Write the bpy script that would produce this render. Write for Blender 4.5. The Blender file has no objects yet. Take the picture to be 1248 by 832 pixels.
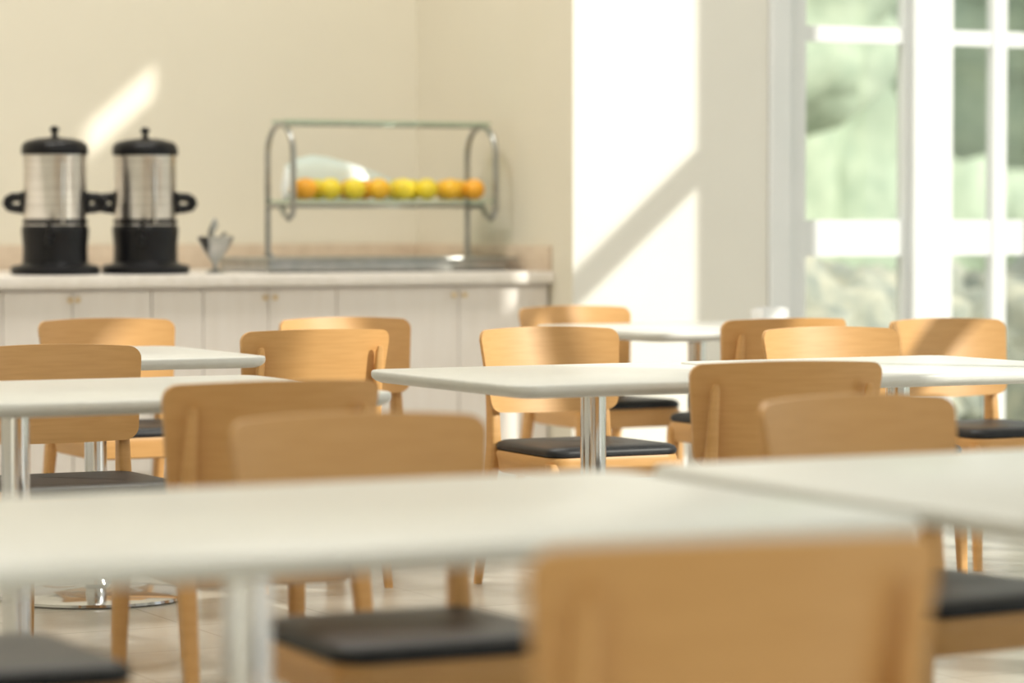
import bpy, bmesh, math, random
from mathutils import Vector, Matrix, noise
random.seed(4)
scene = bpy.context.scene
COL = scene.collection
C27, S27 = math.cos(math.radians(27.3)), math.sin(math.radians(27.3))
def R(X, Y):            # survey frame -> room axes
    return (X*C27 + Y*S27, -X*S27 + Y*C27)

# ---------------------------------------------------------------- materials
def mat(name, col, rough=0.5, metal=0.0, **kw):
    m = bpy.data.materials.new(name); m.use_nodes = True
    nt = m.node_tree; b = nt.nodes['Principled BSDF']
    b.inputs['Base Color'].default_value = (*col, 1)
    b.inputs['Roughness'].default_value = rough
    b.inputs['Metallic'].default_value = metal
    for k, v in kw.items():
        b.inputs[k.replace('_', ' ')].default_value = v
    return m
def noisy(m, c1, c2, scale=(1,1,1), nscale=5.0, detail=4, lo=0.35, hi=0.65, bump=0.0):
    nt = m.node_tree; b = nt.nodes['Principled BSDF']
    tc = nt.nodes.new('ShaderNodeTexCoord'); mp = nt.nodes.new('ShaderNodeMapping')
    mp.inputs['Scale'].default_value = scale
    n = nt.nodes.new('ShaderNodeTexNoise'); n.inputs['Scale'].default_value = nscale
    n.inputs['Detail'].default_value = detail
    r = nt.nodes.new('ShaderNodeValToRGB')
    r.color_ramp.elements[0].position = lo; r.color_ramp.elements[1].position = hi
    r.color_ramp.elements[0].color = (*c1, 1); r.color_ramp.elements[1].color = (*c2, 1)
    nt.links.new(tc.outputs['Object'], mp.inputs['Vector'])
    nt.links.new(mp.outputs['Vector'], n.inputs['Vector'])
    nt.links.new(n.outputs['Fac'], r.inputs['Fac'])
    nt.links.new(r.outputs['Color'], b.inputs['Base Color'])
    if bump:
        bp = nt.nodes.new('ShaderNodeBump'); bp.inputs['Strength'].default_value = bump
        bp.inputs['Distance'].default_value = 0.01
        nt.links.new(n.outputs['Fac'], bp.inputs['Height'])
        nt.links.new(bp.outputs['Normal'], b.inputs['Normal'])
    return m
WOOD = noisy(mat('beech_wood', (.6,.35,.15), .42), (.64,.35,.125), (.69,.39,.15), (1.2,1.2,14), 6, 5)
WOODH = noisy(mat('beech_wood_back', (.6,.35,.15), .40), (.64,.35,.125), (.685,.387,.148), (1.5,6,22), 5, 5)
CUSH = noisy(mat('black_vinyl', (.02,.02,.022), .45, Specular_IOR_Level=.35), (.012,.013,.016), (.020,.021,.024), nscale=40)
TOP = noisy(mat('table_laminate', (.8,.8,.76), .30), (.735,.745,.715), (.765,.775,.745), nscale=30)
CHROME = mat('chrome', (.75,.75,.76), .12, 1.0)
CHROMED = mat('chrome_base', (.55,.55,.56), .10, 1.0)
STEEL = noisy(mat('brushed_steel', (.7,.69,.67), .28, 1.0), (.62,.60,.57), (.74,.72,.69), (1,1,30), 4)
STEELD = noisy(mat('stand_steel', (.4,.4,.4), .3, 1.0), (.36,.37,.36), (.46,.46,.45), nscale=20)
DARKM = mat('dark_metal', (.05,.05,.05), .4, .6)
BLACK = noisy(mat('black_plastic', (.012,.012,.014), .35, Specular_IOR_Level=.3), (.005,.005,.007), (.009,.009,.011), nscale=10)
WALL = noisy(mat('wall_paint_cream', (.7,.66,.53), .85), (.765,.72,.605), (.78,.735,.62), nscale=2)
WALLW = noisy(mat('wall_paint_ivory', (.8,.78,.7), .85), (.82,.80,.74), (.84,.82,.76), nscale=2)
CEIL = noisy(mat('ceiling_paint', (.85,.84,.8), .9), (.84,.83,.79), (.86,.85,.82), nscale=3)
FRAME = noisy(mat('window_frame_white', (.85,.87,.88), .4), (.80,.83,.84), (.84,.86,.87), nscale=3)
CAB = noisy(mat('cabinet_laminate', (.78,.71,.65), .5), (.85,.795,.75), (.88,.83,.79), (6,6,.8), 5)
CTOP = noisy(mat('countertop_stone', (.85,.8,.74), .3), (.84,.79,.73), (.90,.85,.80), nscale=25)
SPLASH = noisy(mat('backsplash_stone', (.6,.48,.37), .35), (.62,.50,.38), (.70,.58,.45), nscale=20)
GOLD = mat('brushed_brass', (.75,.58,.33), .3, 1.0)
PORC = noisy(mat('white_porcelain', (.85,.85,.85), .25), (.84,.84,.84), (.88,.88,.88))

def floor_mat():
    m = mat('floor_tile', (.6,.56,.5), .25); nt = m.node_tree; b = nt.nodes['Principled BSDF']
    tc = nt.nodes.new('ShaderNodeTexCoord'); br = nt.nodes.new('ShaderNodeTexBrick')
    br.offset = 0.0
    br.inputs['Color1'].default_value = (.50,.48,.42,1); br.inputs['Color2'].default_value = (.54,.515,.455,1)
    br.inputs['Mortar'].default_value = (.42,.40,.35,1)
    br.inputs['Scale'].default_value = 1.0; br.inputs['Mortar Size'].default_value = .004
    br.inputs['Brick Width'].default_value = .45; br.inputs['Row Height'].default_value = .45
    n = nt.nodes.new('ShaderNodeTexNoise'); n.inputs['Scale'].default_value = 6; n.inputs['Detail'].default_value = 6
    mx = nt.nodes.new('ShaderNodeMixRGB'); mx.blend_type = 'OVERLAY'; mx.inputs['Fac'].default_value = .18
    nt.links.new(tc.outputs['Object'], br.inputs['Vector']); nt.links.new(tc.outputs['Object'], n.inputs['Vector'])
    nt.links.new(br.outputs['Color'], mx.inputs[1]); nt.links.new(n.outputs['Fac'], mx.inputs[2])
    nt.links.new(mx.outputs['Color'], b.inputs['Base Color'])
    return m
FLOOR = floor_mat()
def glass_mat(name, tint=(.96,.97,.95), refl=.06):
    m = bpy.data.materials.new(name); m.use_nodes = True; nt = m.node_tree
    nt.nodes.remove(nt.nodes['Principled BSDF']); out = nt.nodes['Material Output']
    t = nt.nodes.new('ShaderNodeBsdfTransparent'); t.inputs[0].default_value = (*tint, 1)
    g = nt.nodes.new('ShaderNodeBsdfGlossy'); g.inputs['Roughness'].default_value = .03
    mx = nt.nodes.new('ShaderNodeMixShader'); mx.inputs[0].default_value = refl
    nt.links.new(t.outputs[0], mx.inputs[1]); nt.links.new(g.outputs[0], mx.inputs[2])
    nt.links.new(mx.outputs[0], out.inputs[0]); return m
GLASS = glass_mat('window_glass')
SHELFG = glass_mat('shelf_glass', (.80,.90,.85), .15)
LEAF = noisy(mat('foliage', (.1,.2,.06), .8), (.40,.49,.36), (.56,.64,.48), nscale=4, detail=6, lo=.35, hi=.65)  # greens paled, the outdoor haze is put into the colour
LEAF2 = noisy(mat('shrub_foliage', (.1,.2,.06), .8), (.28,.31,.27), (.54,.52,.40), nscale=7, detail=6)
BARK = noisy(mat('bark', (.2,.15,.1), .9), (.32,.29,.26), (.42,.37,.33), (1,1,.2), 12)
GRASS = noisy(mat('lawn', (.15,.25,.1), .9), (.36,.39,.31), (.46,.47,.38), nscale=3)
PAVE = noisy(mat('pavement', (.5,.5,.5), .8), (.46,.46,.47), (.54,.54,.54), nscale=6)

# ---------------------------------------------------------------- mesh helpers
def finish(name, bm, m, parent=None, smooth=True, loc=(0,0,0), angle=40):
    me = bpy.data.meshes.new(name); bmesh.ops.recalc_face_normals(bm, faces=bm.faces)
    bm.to_mesh(me); bm.free()
    for mm in (m if isinstance(m, (list, tuple)) else [m]): me.materials.append(mm)
    if smooth:
        for p in me.polygons: p.use_smooth = True
        try: me.set_sharp_from_angle(angle=math.radians(angle))
        except Exception: pass
    return place(name, me, parent, loc)
def place(name, me, parent=None, loc=(0,0,0), rot=0):
    o = bpy.data.objects.new(name, me); COL.objects.link(o); o.location = loc
    o.rotation_euler[2] = rot
    if parent: o.parent = parent
    return o
def empty(name, loc=(0,0,0), rot=0):
    e = bpy.data.objects.new(name, None); COL.objects.link(e); e.empty_display_size = .1
    e.location = loc; e.rotation_euler[2] = rot; return e
def bm_box(bm, x0,x1,y0,y1,z0,z1, bev=0, seg=2, mi=0):
    r = bmesh.ops.create_cube(bm, size=1)
    vs = r['verts']
    for v in vs:
        v.co = Vector(((x0+x1)/2+v.co.x*(x1-x0), (y0+y1)/2+v.co.y*(y1-y0), (z0+z1)/2+v.co.z*(z1-z0)))
    fs = list({f for v in vs for f in v.link_faces})
    for f in fs: f.material_index = mi
    if bev:
        es = list({e for v in vs for e in v.link_edges})
        bmesh.ops.bevel(bm, geom=es, offset=bev, segments=seg, profile=.5, affect='EDGES')
def box(name, x0,x1,y0,y1,z0,z1, m, bev=0, parent=None):
    bm = bmesh.new(); bm_box(bm, x0,x1,y0,y1,z0,z1, bev); return finish(name, bm, m, parent)
def bm_loft(bm, rings, cap=True, closed=True, mi=0):
    vr = [[bm.verts.new(p) for p in r] for r in rings]
    n = len(rings[0])
    for i in range(len(vr)-1):
        for j in range(n if closed else n-1):
            f = bm.faces.new((vr[i][j], vr[i][(j+1)%n], vr[i+1][(j+1)%n], vr[i+1][j])); f.material_index = mi
    if cap:
        for q in (vr[0][::-1], vr[-1]):
            f = bm.faces.new(q); f.material_index = mi
def rrect(hx, hy, r, seg=5):
    pts = []
    for cx, cy, a0 in ((hx-r,hy-r,0),(-hx+r,hy-r,90),(-hx+r,-hy+r,180),(hx-r,-hy+r,270)):
        for i in range(seg+1):
            a = math.radians(a0+90*i/seg); pts.append((cx+r*math.cos(a), cy+r*math.sin(a)))
    return pts
def bm_lathe(bm, prof, seg=40, c=(0,0), mi=0):
    rings = [[(c[0]+r*math.cos(2*math.pi*k/seg), c[1]+r*math.sin(2*math.pi*k/seg), z) for k in range(seg)] for r, z in prof]
    bm_loft(bm, rings, mi=mi)
def bm_tube(bm, pts, r, seg=12, mi=0, close=False):
    pts = [Vector(p) for p in pts]; rings = []; up = None
    rr = r if isinstance(r, (list, tuple)) else [r]*len(pts)
    for i, p in enumerate(pts):
        t = (pts[min(i+1,len(pts)-1)]-pts[max(i-1,0)]).normalized()
        if up is None:
            up = Vector((0,0,1)) if abs(t.z) < .9 else Vector((1,0,0))
        s = t.cross(up).normalized(); up = s.cross(t).normalized()
        rings.append([p+rr[i]*(math.cos(2*math.pi*k/seg)*s+math.sin(2*math.pi*k/seg)*up) for k in range(seg)])
    bm_loft(bm, rings, mi=mi)

# ---------------------------------------------------------------- room shell
H = 6.4
YW = 11.47
box('floor', -2.7, 9.25, -3.2, 13.2, -.1, 0, FLOOR)
box('ceiling', -2.7, 9.25, -3.2, 13.2, H, H+.15, CEIL)
box('wall_back', -2.7, 6.21, 13.0, 13.2, 0, H, WALL)
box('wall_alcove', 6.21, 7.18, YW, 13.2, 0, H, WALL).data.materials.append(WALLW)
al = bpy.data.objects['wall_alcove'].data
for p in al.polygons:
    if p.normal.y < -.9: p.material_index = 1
box('wall_left', -2.7, -2.5, -3.0, 13.0, 0, H, WALL)

def window_wall_x(name, x, y0, y1, z0, z1, posts, bars, d=.08):
    e = empty(name, (x, 0, 0))
    bm = bmesh.new()
    for a, w in posts: bm_box(bm, -d/2, d/2, a-w/2, a+w/2, z0, z1)
    for z, w in bars:
        bm_box(bm, -d/2+.004, d/2-.004, y0, y1, z-w/2, z+w/2)
    finish('frame', bm, FRAME, e, smooth=False)
    bm = bmesh.new(); bm_box(bm, -.004, .004, y0, y1, z0, z1); finish('pane', bm, GLASS, e, smooth=False)
    return e
def window_wall_y(name, y, x0, x1, z0, z1, posts, bars, d=.10):
    e = empty(name, (0, y, 0)); bm = bmesh.new()
    for a, b_, dd in posts: bm_box(bm, a, b_, -dd/2, dd/2, z0, z1, .006, 1)
    for a, b_ in bars: bm_box(bm, x0, x1, -d/2+.03, d/2-.03, a, b_)
    finish('frame', bm, FRAME, e, smooth=False)
    bm = bmesh.new(); bm_box(bm, x0, x1, -.004, .004, z0, z1); finish('pane', bm, GLASS, e, smooth=False)
    return e
# glazed wall seen at the right of the photo
window_wall_y('window_1', YW+.05, 7.185, 9.02, 0, 3.6,
    [(7.185,7.29,.14),(7.29,7.39,.07),(7.915,7.937,.07),(7.937,8.152,.14),(8.40,8.48,.06),(8.86,9.02,.14)],
    [(0,.14),(.974,1.135),(1.924,1.993),(2.75,2.85),(3.5,3.6)])
box('wall_window_head', 7.18, 9.25, YW-.04, YW+.16, 3.6, H, WALLW)
# right wall, unseen: big windows and piers, openings set to place the sun
WINS = [(-2.6,-.6,3.95,[-1.6],1),(-.35,.85,4.75,[.25],1),(.95,3.9,5.6,[1.9,2.9],1),(4.4,7.0,3.95,[5.27,6.13],1),(7.6,8.72,5.05,[],1),(9.25,10.95,3.95,[],0)]
bm = bmesh.new()
for a, b_ in ((-3.0,-2.6),(-.6,-.35),(.85,.95),(3.9,4.4),(7.0,7.17),(8.72,9.25),(10.95,YW-.05)): bm_box(bm, 9.02, 9.25, a, b_, 0, H)
for a, b_, zt, _, _ in WINS[:4]+WINS[5:]: bm_box(bm, 9.02, 9.25, a, b_, zt, H)
bm_box(bm, 9.02, 9.25, 7.17, 7.6, 0, 5.05)
bm_box(bm, 9.02, 9.25, 7.17, 7.86, 5.05, 5.22); bm_box(bm, 9.02, 9.25, 7.17, 7.86, 5.56, H)  # high slot left open, invented to cast the sun patch on wall_back
bm_box(bm, 9.02, 9.25, 7.86, 8.72, 5.05, H)
finish('wall_right', bm, WALLW, smooth=False)
for i, (a, b_, zt, ps, tr) in enumerate(WINS):
    bars = [(.05,.1),(1.05,.1),(zt-.03,.06)]+([(2.2,.07),(3.335,.11)] if tr else [])
    window_wall_x('window_%d' % (i+2), 9.12, a, b_, 0, zt,
        [(a+.03,.06),(b_-.03,.06)]+[(q,.07) for q in ps], bars)
# wall behind the photographer, its wide windows added to let in fill light
bm = bmesh.new()
for a, b_ in ((-2.7,-1.6),(3.0,3.8),(8.4,9.25)): bm_box(bm, a, b_, -3.2, -3.0, 0, H)
bm_box(bm, -1.6, 8.4, -3.2, -3.0, 4.6, H); bm_box(bm, -1.6, 8.4, -3.2, -3.0, 0, .5)
finish('wall_front', bm, WALL, smooth=False)
for k, (a, b_) in enumerate(((-1.6,3.0),(3.8,8.4))):
    window_wall_y('window_%d' % (8+k), -3.1, a, b_, .5, 4.6, [(a,a+.06,.1),((a+b_)/2-.04,(a+b_)/2+.04,.1),(b_-.06,b_,.1)], [(.5,.56),(2.6,2.68),(4.54,4.6)])
box('baseboard_back', -2.5, 1.2, 12.985, 13.0, 0, .1, FRAME)
box('baseboard_alcove', 6.215, 7.175, YW-.015, YW, 0, .1, FRAME)
box('baseboard_left', -2.5, -2.485, -3.0, 12.98, 0, .1, FRAME)

# ---------------------------------------------------------------- counter
CX, CY = R(.169, 13.2)     # front right corner of worktop
CX = 6.21
ZC = .915
def Lpx(px, D=0.0):
    u = (px-624)/3750; X0 = .169-S27*D; Y0 = 13.2+C27*D
    return (X0-Y0*u)/(C27-S27*u)
cab = empty('buffet_counter', (CX, CY, 0))
W = 4.9
bm = bmesh.new(); bm_box(bm, -W, -.001, -.02, 13.0-CY-.001, ZC-.05, ZC, .006)
finish('worktop', bm, CTOP, cab)
bm = bmesh.new(); bm_box(bm, -W+.02, -.002, .04, 13.0-CY-.002, .1, ZC-.051)
bm_box(bm, -W+.05, -.002, .09, 13.0-CY-.002, 0, .1)
finish('carcass', bm, CAB, cab, smooth=False)
bm = bmesh.new(); bm_box(bm, -W, -.02, 13.0-CY-.021, 13.0-CY-.001, ZC+.001, ZC+.11, .003)
bm_box(bm, -.021, -.001, .0, 13.0-CY-.001, ZC+.001, ZC+.11, .003)
finish('backsplash', bm, SPLASH, cab)
seams = [Lpx(p) for p in (668,560,411,328,248,185,88,3)]
seams += [seams[-1]+.35, seams[-1]+.7, seams[-1]+1.1, seams[-1]+1.5, W-.03]
bm = bmesh.new()
for a, b_ in zip(seams[:-1], seams[1:]):
    bm_box(bm, -b_+.002, -a-.002, .018, .0395, .12, ZC-.062, .002, 1)
finish('doors', bm, CAB, cab)
bm = bmesh.new()
for p in (84,93,322,334,552,565):
    L = Lpx(p); rr = [.004,.004,.010,.011,.007]; pr=[.018,.008,.003,-.004,-.009]
    bm_loft(bm, [[(-L+r*math.cos(k*math.pi/6), y, ZC-.095+r*math.sin(k*math.pi/6)) for k in range(12)] for r, y in zip(rr, pr)])
finish('knobs', bm, GOLD, cab)

def cpos(L, D): return (CX-L, CY+D)
# ---------------------------------------------------------------- coffee urns
def urn(L, D, rot):
    x, y = cpos(L, D); e = empty('coffee_urn', (x, y, ZC+.001), rot)
    bm = bmesh.new()
    bm_lathe(bm, [(.175,0),(.18,.004),(.18,.028),(.172,.036),(.14,.042),(.132,.05),(.130,.11),(.136,.17),(.136,.19),(.128,.2)], 48)
    finish('base', bm, BLACK, e)
    bm = bmesh.new(); bm_lathe(bm, [(.124,.196),(.127,.20),(.127,.47),(.130,.476),(.130,.484),(.12,.486)], 48)
    finish('steel_body', bm, STEEL, e)
    bm = bmesh.new(); bm_lathe(bm, [(.125,.4835),(.134,.487),(.136,.50),(.132,.525),(.115,.54),(.07,.552),(.02,.556),(.012,.562),(.011,.575),(.018,.58),(.019,.592),(.012,.6),(.002,.602)], 48)
    finish('lid', bm, BLACK, e)
    bm = bmesh.new(); bm_lathe(bm, [(.129,.205),(.131,.207),(.131,.222),(.129,.224)], 48); finish('trim_ring', bm, BLACK, e)
    bm = bmesh.new()
    for s in (-1, 1):
        pts = [(s*.125,0,.310),(s*.148,0,.314),(s*.172,0,.312),(s*.190,0,.302),(s*.195,0,.288),(s*.186,0,.273),(s*.16,0,.266),(s*.125,0,.268)]
        bm_tube(bm, pts, [.022,.019,.020,.020,.020,.019,.018,.022])
        bm_box(bm, min(s*.12,s*.14), max(s*.12,s*.14), -.03, .03, .245, .335, .005)
    finish('handles', bm, BLACK, e)
    bm = bmesh.new()   # tap
    bm_tube(bm, [(0,-.12,.155),(0,-.16,.155),(0,-.175,.15),(0,-.178,.12)], [.014,.014,.014,.011])
    bm_tube(bm, [(0,-.165,.16),(0,-.168,.19),(0,-.175,.215)], [.008,.008,.011])
    finish('tap', bm, BLACK, e)
    bm = bmesh.new(); bm_tube(bm, [(.05,-.128,.21),(.05,-.131,.22),(.05,-.131,.44),(.05,-.128,.45)], .006)
    finish('sight_gauge', bm, CHROME, e)
urn(Lpx(66,.3), .3, math.radians(-27)); urn(Lpx(176,.3), .3, math.radians(-25))

# ---------------------------------------------------------------- steel cup with utensils
x, y = cpos(Lpx(261,.25), .25); e = empty('utensil_cup', (x, y, ZC+.001))
bm = bmesh.new()
bm_lathe(bm, [(.04,0),(.042,.004),(.03,.012),(.012,.02),(.010,.035),(.022,.055),(.05,.095),(.074,.14),(.078,.152),(.075,.152),(.048,.098),(.018,.06),(.001,.057)], 36)
finish('bowl', bm, STEELD, e)
bm = bmesh.new()
bm_tube(bm, [(.0,0,.065),(-.015,.0,.12),(-.02,.0,.17),(-.005,0,.20),(.0,0,.225)], [.006,.008,.014,.016,.007])
bm_tube(bm, [(.0,.02,.065),(.02,.02,.13),(.045,.0,.168)], [.006,.006,.009])
finish('utensils', bm, STEELD, e)

# ---------------------------------------------------------------- fruit display stand
LR, LL = .10, 1.06; D0, D1 = .34, .62
x, y = cpos(LL, D0); e = empty('food_display_stand', (x, y, ZC))
wd = LL-LR; dp = D1-D0
zt = .64; zs = .295
bm = bmesh.new()
for xx in (0, wd):
    pts = [(xx, dp, .062), (xx, dp, .2), (xx, dp, zt-.14)]
    for k in range(1, 13):
        a = math.pi*k/12; pts.append((xx, dp/2+dp/2*math.cos(a), zt-.14+.13*math.sin(a)))
    pts += [(xx, 0, .38), (xx, 0, zs-.02), (xx, .012, zs-.05), (xx, .05, zs-.068), (xx, .10, zs-.05), (xx, .13, zs-.014), (xx,dp,zs-.014)]
    bm_tube(bm, pts, .0125, 12)
    bm_tube(bm, [(xx-.0, dp, .062),(xx, dp-.04, .066)], .012)
bm_tube(bm, [(0,dp,zs-.014),(wd,dp,zs-.014)], .008); bm_tube(bm, [(0,.13,zs-.014),(wd,.13,zs-.014)], .008)
bm_tube(bm, [(0,dp*.5,zt-.012),(wd,dp*.5,zt-.012)], .006)
finish('tube_frame', bm, STEELD, e)
bm = bmesh.new(); bm_box(bm, -.01, wd+.01, -.01, dp-.015, zs, zs+.012, .003)
bm_box(bm, .0, wd, dp*.15, dp*.85, zt-.004, zt+.008, .003)
finish('glass_shelves', bm, SHELFG, e)
bm = bmesh.new(); bm_box(bm, -.15, wd+.02, -.08, dp+.18, .001, .062, .008)
bm_box(bm, -.16, wd+.05, -.12, dp+.20, .048, .060, .004)
finish('steel_base_tray', bm, STEELD, e)
def citrus(name, c, r, m, sq=1.0):
    bm = bmesh.new(); bmesh.ops.create_icosphere(bm, subdivisions=3, radius=r)
    for v in bm.verts:
        k = v.co.normalized(); v.co = k*r*(1+.012*noise.noise(k*3)); v.co.z *= sq
        d = math.hypot(k.x, k.y)
        if k.z > 0 and d < .25: v.co.z -= r*.08*(1-d/.25)
    r2 = bmesh.ops.create_cone(bm, cap_ends=True, segments=8, radius1=r*.07, radius2=r*.05, depth=r*.08)
    for v in r2['verts']: v.co.z += r*sq*.95; 
    return finish(name, bm, m, loc=c)
FR = {}
def fruit(nm, c):
    m = noisy(mat(nm+'_peel', c, .4), tuple(q*.85 for q in c), c, nscale=60, bump=.15); FR[nm] = m
fruit('orange', (.97,.45,.03)); fruit('yellow', (.97,.54,.03)); fruit('lemon', (.90,.70,.04))
order = ['orange','lemon','lemon','yellow','lemon','lemon','yellow','orange']
nn = len(order); fb = empty('citrus_fruit_row', (0,0,0))
for row, (yy, rr) in enumerate(((.065,.049),(.165,.047))):
    for k in range(nn):
        fx = x+.085+k*(wd-.16)/(nn-1)+(.02 if row else 0)*(-1)**k
        m = FR[order[k]] if row == 0 else FR[random.choice(['yellow','lemon','orange'])]
        o = citrus('fruit_%d' % (row*nn+k+1), (fx, y+yy, ZC+zs+.0125+rr*.95), rr, m, .95)
        o.parent = fb
# curved white sheet behind the fruit, added in the shape of a glare patch
GLARE = mat('glare_white', (.93,.95,.97), .25)
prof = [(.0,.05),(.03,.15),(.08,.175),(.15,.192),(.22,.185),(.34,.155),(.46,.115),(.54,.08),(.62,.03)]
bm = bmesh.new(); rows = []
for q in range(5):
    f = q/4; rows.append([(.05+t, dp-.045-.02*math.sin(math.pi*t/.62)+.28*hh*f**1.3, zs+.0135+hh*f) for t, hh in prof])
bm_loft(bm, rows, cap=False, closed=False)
g = finish('glare_patch_sheet', bm, GLARE, e); sm = g.modifiers.new('s', 'SOLIDIFY'); sm.thickness = .004

# ---------------------------------------------------------------- tables
def table(cx, cy, lx, ly, rot=0, zt=.74):
    e = empty('cafe_table', (cx, cy, 0), rot); bm = bmesh.new()
    hx, hy = lx/2, ly/2; rings = []
    for ins, z in ((.028,zt-.034),(.012,zt-.028),(.002,zt-.020),(0,zt-.014),(0,zt-.006),(.002,zt-.002),(.006,zt)):
        rings.append([(px_, py_, z) for px_, py_ in rrect(hx-ins, hy-ins, .07-ins, 8)])
    bm_loft(bm, rings); finish('tabletop', bm, TOP, e)
    bm = bmesh.new(); bm_lathe(bm, [(.034,.02),(.034,zt-.06),(.045,zt-.055),(.045,zt-.046)], 32)
    finish('post', bm, CHROME, e)
    bm = bmesh.new()
    bm_lathe(bm, [(.285,0),(.29,.004),(.288,.012),(.26,.020),(.16,.030),(.07,.038),(.05,.046),(.045,.06),(.036,.062)], 56)
    finish('round_base', bm, CHROMED, e)
    bm = bmesh.new()
    for a in (0, 1):
        k = .22
        if a: bm_box(bm, -k, k, -.02, .02, zt-.046, zt-.0335, .003)
        else: bm_box(bm, -.02, .02, -k, k, zt-.046, zt-.0335, .003)
    finish('mount_plate', bm, DARKM, e)
    return e
table(3.917, 7.12, .92, .92)           # centre
table(4.885, 7.12, .92, .92)           # right of centre
table(2.293, 7.01, 1.586, .92)         # left
table(1.625, 3.948, 1.68, .92)         # nearest
table(3.34, 3.91, 1.60, 1.10)          # near right
table(3.14, 8.83, .80, .86)            # far left
table(5.888, 9.90, .92, .92)           # far right

# ---------------------------------------------------------------- chairs
def build_chair():
    P = {}
    bm = bmesh.new(); z0, z1, r = .545, .80, .035
    zs_ = [z0+r*(1-math.cos(math.pi/2*k/6)) for k in range(6)]+[z0+r+(z1-z0-2*r)*k/8 for k in range(9)]+[z1-r+r*math.sin(math.pi/2*k/6) for k in range(1,7)]
    NU = 28
    def pt(u, z, off):
        w = .222+.025*(z-z0)/(z1-z0)
        d = min(z-z0, z1-z)
        if d < r: w -= r-math.sqrt(max(0, r*r-(r-d)**2))
        X = u*w
        zz = z+.006*(1-u*u)*(1 if z > (z0+z1)/2 else -1)*abs(2*(z-z0)/(z1-z0)-1)
        Y = .055*(abs(X)/.24)**2.2+(.80-zz)*.20+off
        return (X, Y, zz)
    grids = []
    for off in (-.009, .009):
        grids.append([[bm.verts.new(pt(-1+2*i/NU, z, off)) for i in range(NU+1)] for z in zs_])
    M = len(zs_)
    for gi, g in enumerate(grids):
        for j in range(M-1):
            for i in range(NU):
                q = (g[j][i], g[j][i+1], g[j+1][i+1], g[j+1][i]); bm.faces.new(q if gi == 0 else q[::-1])
    a, b_ = grids
    for j in range(M-1):
        bm.faces.new((a[j][0], a[j+1][0], b_[j+1][0], b_[j][0])); bm.faces.new((a[j+1][NU], a[j][NU], b_[j][NU], b_[j+1][NU]))
    for i in range(NU):
        bm.faces.new((a[0][i+1], a[0][i], b_[0][i], b_[0][i+1])); bm.faces.new((a[-1][i], a[-1][i+1], b_[-1][i+1], b_[-1][i]))
    P['backrest'] = (bm, WOODH)
    bm = bmesh.new()
    for s in (-1, 1):
        rings = []
        for cx, cy, z, hx, hy in ((.205,-.035,0,.012,.013),(.202,.0,.16,.015,.018),(.198,.045,.36,.018,.025),(.196,.058,.44,.018,.027),(.195,.053,.54,.016,.023),(.195,.033,.64,.013,.015),(.195,.012,.735,.011,.009),(.195,.008,.750,.007,.006)):
            rings.append([(s*cx+px_, cy+py_, z) for px_, py_ in rrect(hx, hy, min(hx,hy)*.6, 3)])
        bm_loft(bm, rings)
    for s in (-1, 1):
        rings = []
        for cx, cy, z, hh in ((.215,.495,0,.0125),(.212,.485,.2,.0165),(.208,.475,.38,.020),(.207,.472,.412,.020)):
            rings.append([(s*cx+px_, cy+py_, z) for px_, py_ in rrect(hh, hh, hh*.55, 3)])
        bm_loft(bm, rings)
    P['legs'] = (bm, WOOD)
    def seat_ring(ins, z, sag=0):
        pts = []
        for px_, py_ in rrect(.225-ins, .225-ins, .06-ins*.5, 6):
            t = (py_+.225)/.45; pts.append((px_*(.93+.08*t), py_+.285, z))
        return pts
    bm = bmesh.new()
    bm_loft(bm, [seat_ring(.018,.360), seat_ring(.008,.366), seat_ring(.004,.40), seat_ring(.0,.418), seat_ring(.004,.430)])
    P['seat_rail'] = (bm, WOOD)
    bm = bmesh.new()
    bm_loft(bm, [seat_ring(.010,.4305), seat_ring(.002,.434), seat_ring(.0,.444), seat_ring(.006,.455), seat_ring(.02,.461), seat_ring(.06,.464), seat_ring(.13,.462)])
    P['seat_cushion'] = (bm, CUSH)
    out = {}
    for k, (bm, m) in P.items():
        o = finish('proto_'+k, bm, m, angle=50); out[k] = o.data; o.data.name = 'chair_'+k
        bpy.data.objects.remove(o)
    return out
CH = build_chair()
AW, TO = 0.0, math.pi
chairs = [(.27,3.33,AW,-8),(-.295,5.47,TO,-1),(-.49,6.53,AW,-3),(-.585,9.48,AW,-3),(-.60,10.6,TO,0),(-1.405,10.5,TO,1),
 (-1.265,8.37,TO,-1),(.09,9.70,TO,0),(.215,11.95,TO,1),(.96,10.5,AW,-2),(.975,9.70,TO,-3),(1.45,10.5,TO,3),
 (.68,7.40,AW,-14),(.64,6.02,TO,7),(-1.13,4.72,-math.pi/2,0)]
for X, Y, r, d in chairs:
    a, b_ = R(X, Y); e = empty('dining_chair', (a, b_, 0), r+math.radians(d))
    for k, me in CH.items(): place(k, me, e)

# napkin holder on the far right table
a, b_ = R(.98, 11.7); e = empty('napkin_dispenser', (a, b_, .741), .2)
bm = bmesh.new(); bm_box(bm, -.07, .07, -.04, .04, 0, .012, .003); bm_box(bm, -.065, -.055, -.035, .035, .012, .06, .002); bm_box(bm, .055, .065, -.035, .035, .012, .06, .002)
finish('holder', bm, PORC, e)
bm = bmesh.new()
for k in range(7): bm_box(bm, -.053, .053, -.03+k*.009, -.024+k*.009, .0125, .062+.006*math.sin(k*1.7), .001, 1)
finish('napkins', bm, PORC, e)

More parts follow.
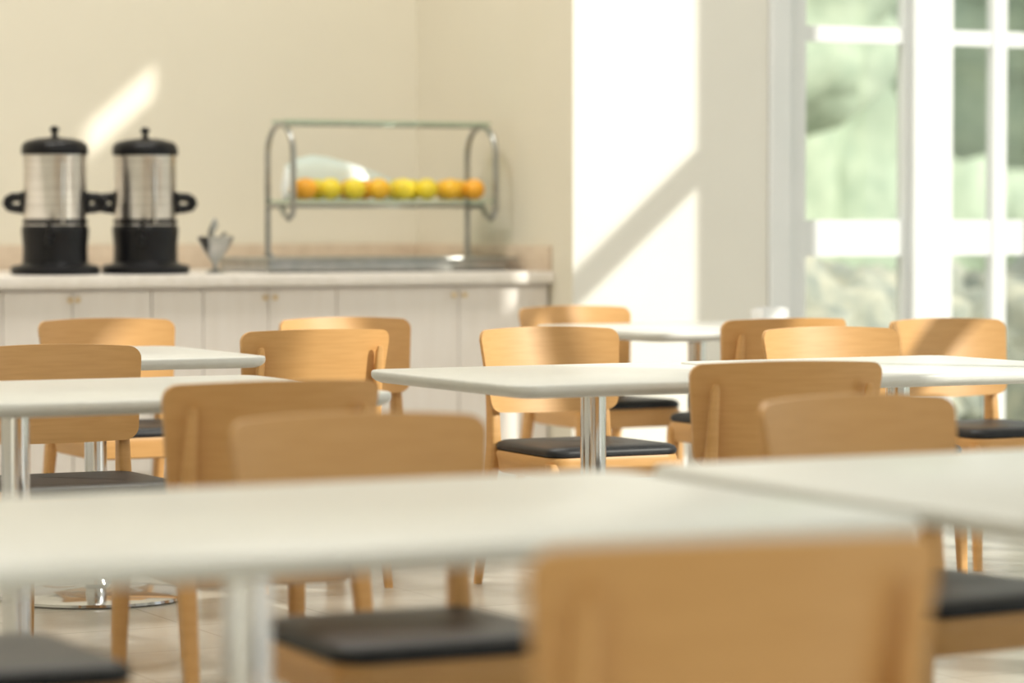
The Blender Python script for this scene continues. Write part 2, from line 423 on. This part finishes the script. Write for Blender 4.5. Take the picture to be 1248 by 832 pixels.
# ---------------------------------------------------------------- ceiling fill panels, unseen, added to brighten the room
FILL = bpy.data.materials.new('fill_glow'); FILL.use_nodes = True
b = FILL.node_tree.nodes['Principled BSDF']; b.inputs['Base Color'].default_value = (.9,.9,.88,1)
b.inputs['Emission Color'].default_value = (1,.95,.86,1); b.inputs['Emission Strength'].default_value = 1.5
for cx, cy, en in ((1,1,35),(5,1,35),(1,5,35),(5,5,40),(2.4,10.2,150),(5.0,10.2,110)):
    e = empty('ceiling_fill_light', (cx, cy, H))
    bm = bmesh.new(); bm_box(bm, -.62, .62, -.62, .62, -.05, -.001, .01); finish('fill_housing', bm, FRAME, e)
    bm = bmesh.new(); bm_box(bm, -.58, .58, -.58, .58, -.056, -.051); finish('fill_panel', bm, FILL, e)
    ld = bpy.data.lights.new('fill_lamp', 'AREA'); ld.shape = 'SQUARE'; ld.size = 1.15; ld.energy = en; ld.color = (1,.96,.89)
    lo = bpy.data.objects.new('fill_lamp', ld); COL.objects.link(lo); lo.parent = e; lo.location = (0,0,-.06)

# ---------------------------------------------------------------- outside
box('ground_outside', -30, 60, -40, 60, -.35, -.12, GRASS)
box('path_outside', 9.3, 30, 11.8, 13.4, -.119, -.10, PAVE)
def blob(bm, c, r, amp=.35, mi=0):
    q = bmesh.ops.create_icosphere(bm, subdivisions=4, radius=1)
    for v in q['verts']:
        k = v.co.copy(); d = 1+amp*noise.noise(k*2.2+Vector(c))+.18*noise.noise(k*7+Vector(c))
        v.co = Vector(c)+Vector((k.x*r[0], k.y*r[1], k.z*r[2]))*d
    for f in {f for v in q['verts'] for f in v.link_faces}: f.material_index = mi
for i, (tx, ty, h) in enumerate(((11.6,20.5,5.5),(17.6,21.5,6.5),(15.2,28,6),(22,28,7),(8,27,7))):
    bm = bmesh.new()
    bm_tube(bm, [(0,0,-.12),(.05,0,h*.3),(.0,.05,h*.55),(.1,0,h*.8)], [.2,.16,.12,.06], mi=1)
    for k in range(7):
        a = k*2.4; rr = 1.0 if k else 0
        blob(bm, (rr*math.cos(a)*1.1, rr*math.sin(a)*1.1, h*.40+.34*k), (1.35,1.35,1.2))
    finish('tree', bm, [LEAF, BARK], loc=(tx, ty, 0), angle=180)
bm = bmesh.new()
for k in range(18):
    blob(bm, (k*.7-6, .25*math.sin(k*2.1), .3), (.7,.6,.6+.12*math.sin(k*1.3)))
finish('shrub_hedge', bm, LEAF2, loc=(14,15.2,0), angle=180)
bm = bmesh.new()
for k in range(26):
    blob(bm, (k*1.6-20, .6*math.sin(k*1.1), 1.6), (1.6,1.2,3.0))
finish('tall_hedge', bm, LEAF, loc=(25,35,0), angle=180)

# ---------------------------------------------------------------- light
w = bpy.data.worlds.new('sky_world'); scene.world = w; w.use_nodes = True
bg = w.node_tree.nodes['Background']; bg.inputs[0].default_value = (.93,.965,1,1); bg.inputs[1].default_value = 1.15
sd = bpy.data.lights.new('sun', 'SUN'); sd.energy = 4.4; sd.angle = math.radians(.6); sd.color = (1,.96,.89)
so = bpy.data.objects.new('sun', sd); COL.objects.link(so); so.location = (20,0,20)
so.rotation_euler = Vector((-1, 1.25, -.86)).to_track_quat('-Z', 'Y').to_euler()

# ---------------------------------------------------------------- camera
cd = bpy.data.cameras.new('camera'); cam = bpy.data.objects.new('camera', cd); COL.objects.link(cam)
cam.location = (0,0,1.157)
cam.rotation_euler = (math.radians(90)-math.atan(154/3750), 0, -math.radians(27.3))
cd.sensor_width = 36; cd.lens = 3750*36/1248; cd.clip_end = 200
cd.dof.use_dof = True; cd.dof.focus_distance = 8.6; cd.dof.aperture_fstop = 1.9
scene.camera = cam
scene.view_settings.view_transform = 'Standard'
scene.view_settings.exposure = 0
